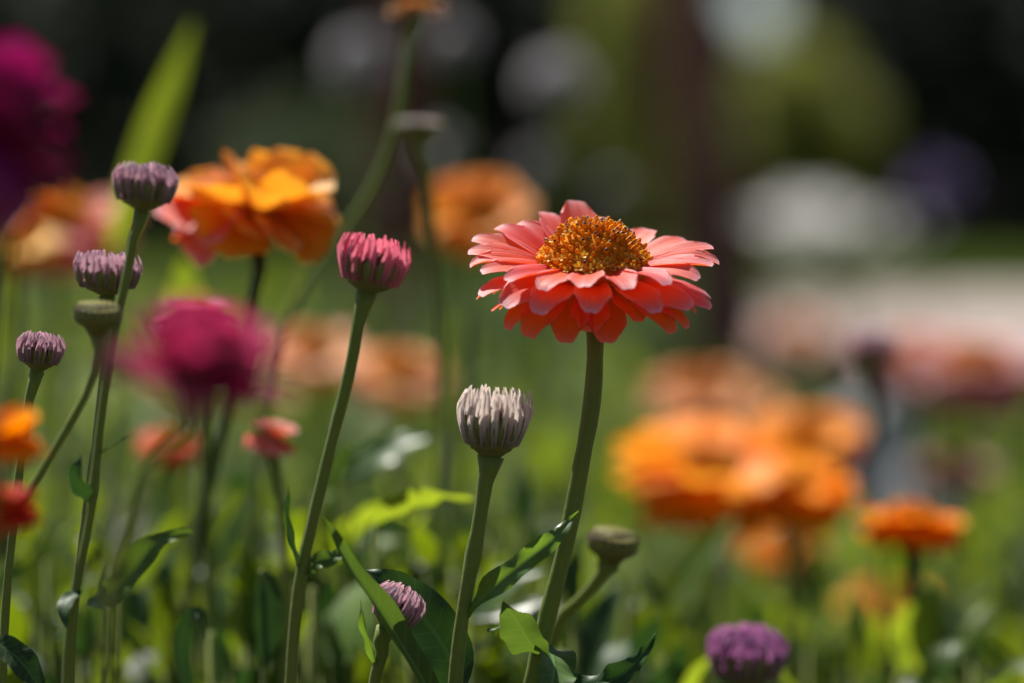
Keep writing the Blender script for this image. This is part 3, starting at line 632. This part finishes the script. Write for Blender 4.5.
leafplant('lime blade slanting up beneath the largest orange zinnia', [([(655, 620, 1.12), (680, 585, 1.12), (705, 552, 1.12), (738, 515, 1.12)], .0085, (-.2, -.6, .7))], 'leaf_lime')
leafplant('upright lime leaf in the low greenery at left', [([(190, 625, 1.05), (195, 580, 1.05), (205, 545, 1.05), (228, 500, 1.05)], .0085, (-.2, -.6, .7))], 'leaf_lime')
leafplant('pair of yellow green leaves close behind the bright pink bud stem', [([(330, 560, 1.0), (352, 530, 1.0), (382, 512, 1.0), (410, 520, 1.0)], .009, (.3, .35, .88)), ([(330, 560, 1.0), (318, 530, 1.0), (322, 505, 1.0), (340, 490, 1.0)], .007, (-.4, -.5, .7))], 'leaf_lime')
leafplant('narrow green leaf behind the stem of bright pink bud', [([(345, 480, 1.0), (370, 462, 1.0), (400, 445, 1.0), (432, 436, 1.0)], .009, (.1, -.5, .8))], 'leaf')
leafplant('pale shining leaf catching the sun beside the bright pink bud stem', [([(318, 490, 1.0), (335, 460, 1.0), (352, 445, 1.0), (370, 434, 1.0)], .0042, (.25, .25, .95))], 'leaf_dark')
leafplant('dark broad leaf hanging near the bottom left of bright pink bud stem', [([(262, 570, .88), (268, 600, .88), (268, 635, .88), (262, 668, .88)], .0055, (.2, -.9, .3))], 'leaf_dark')
leafplant('curled dark leaf with pale edge low between the left stems', [([(192, 700, .86), (182, 660, .86), (186, 625, .86), (198, 612, .86), (206, 640, .858)], .0035, (.4, -.6, .6))], 'leaf_dark')
leafplant('dark glossy leaf in the bottom left corner', [([(-10, 640, .78), (8, 650, .78), (26, 668, .78), (44, 695, .78)], .0055, (.2, -.6, .8))], 'leaf_dark')
leafplant('pale green leaf fan behind the twisted leaf of the cream bud', [([(470, 620, .93), (490, 600, .93), (515, 580, .93), (545, 570, .93)], .005, (-.1, -.5, .8)), ([(470, 620, .93), (500, 615, .93), (520, 608, .93), (560, 598, .93)], .004, (-.1, -.5, .8))], 'leaf')

# ------------------------------------------------------------------ low greenery: stuff nobody could count
rg = random.Random(77); random.seed(77); mb = MB()
def shoot(x, y, top, rg, ls, n, wide):
    lean = Vector((rg.uniform(-.04, .04), rg.uniform(-.04, .04), 0)); b = Vector((x, y, 0)); tip = b + lean + Vector((0, 0, top))
    tube(mb, [b, b.lerp(tip, .5) + lean * .3, tip], .0013, 6, 5, m=1)
    for k in range(n):
        q = 1 - k / n * .55; p = b.lerp(tip, q); a = rg.random() * 6.28; el = rg.uniform(.1, 1.1) if k > 1 else rg.uniform(.8, 1.5)
        L = ls * rg.uniform(.6, 1.2); dr = Vector((math.cos(a) * math.cos(el), math.sin(a) * math.cos(el), math.sin(el)))
        e = p + dr * L - Vector((0, 0, L * rg.uniform(.0, .45)))
        if e.y < .93: continue
        md = p + dr * L * .5; mi = 0 if rg.random() < .55 else (2 if rg.random() < .4 else 3)
        blade(mb, [p, md, e], L * wide * rg.uniform(.7, 1.2), Vector((-dr.x * .6, -dr.y * .6, 1)), rg.uniform(.1, .5), 7, 3, .1, rg.uniform(-.5, .5), mi=mi, rnd=rg.random())
for i in range(1150):
    y = 1.04 + (rg.random() ** 1.5) * 6.5; px = rg.uniform(-120, 1150); x = (px - 512) / FPX * y
    if px > 615: ytop = rg.triangular(560, 720, 620) if y < 1.35 else (rg.triangular(505, 680, 590) if y < 2.1 else rg.triangular(390, 560, 450))
    else: ytop = rg.triangular(470, 680, 560) if y < 1.35 else (rg.triangular(400, 600, 480) if y < 2.1 else rg.triangular(330, 480, 400))
    if px < 480 and 2.0 < y < 5.5 and rg.random() < .8: ytop = rg.triangular(235, 420, 300) + max(0, px - 300) * .3
    if 800 < px < 965 and 2.1 < y < 4.7: ytop = max(ytop, 520)
    if px < 600 and rg.random() < .17: y = rg.uniform(.96, 1.15); x = (px - 512) / FPX * y; ytop = rg.uniform(500, 630)
    top = CAMZ - (ytop - 200) / FPX * y
    ls = rg.uniform(.022, .036) * (1 + .45 * (y - 1)); top -= ls * .7
    if top < .1: continue
    shoot(x, y, min(top, .72), rg, ls, 16, .19)
for i in range(230):
    y = .94 + rg.random() ** 1.3 * .6; px = rg.uniform(-90, 500) if i < 150 else rg.uniform(440, 1100); x = (px - 512) / FPX * y
    ytop = rg.triangular(470, 690, 580) if i < 150 else rg.triangular(585, 720, 650)
    top = CAMZ - (ytop - 200) / FPX * y; ls = rg.uniform(.024, .042)
    shoot(x, y, top - ls * .5, rg, ls, 14, .27)
o = mb.build('undergrowth', [M['undergreen'], M['stem'], M['leaf_lime'], M['leaf_dark']]); o['kind'] = 'stuff'; o['label'] = 'soft blurred mass of green leaves and stems filling the flower bed'; o['category'] = 'greenery'
for o in bpy.data.objects:
    if '_b' in o: del o['_b']
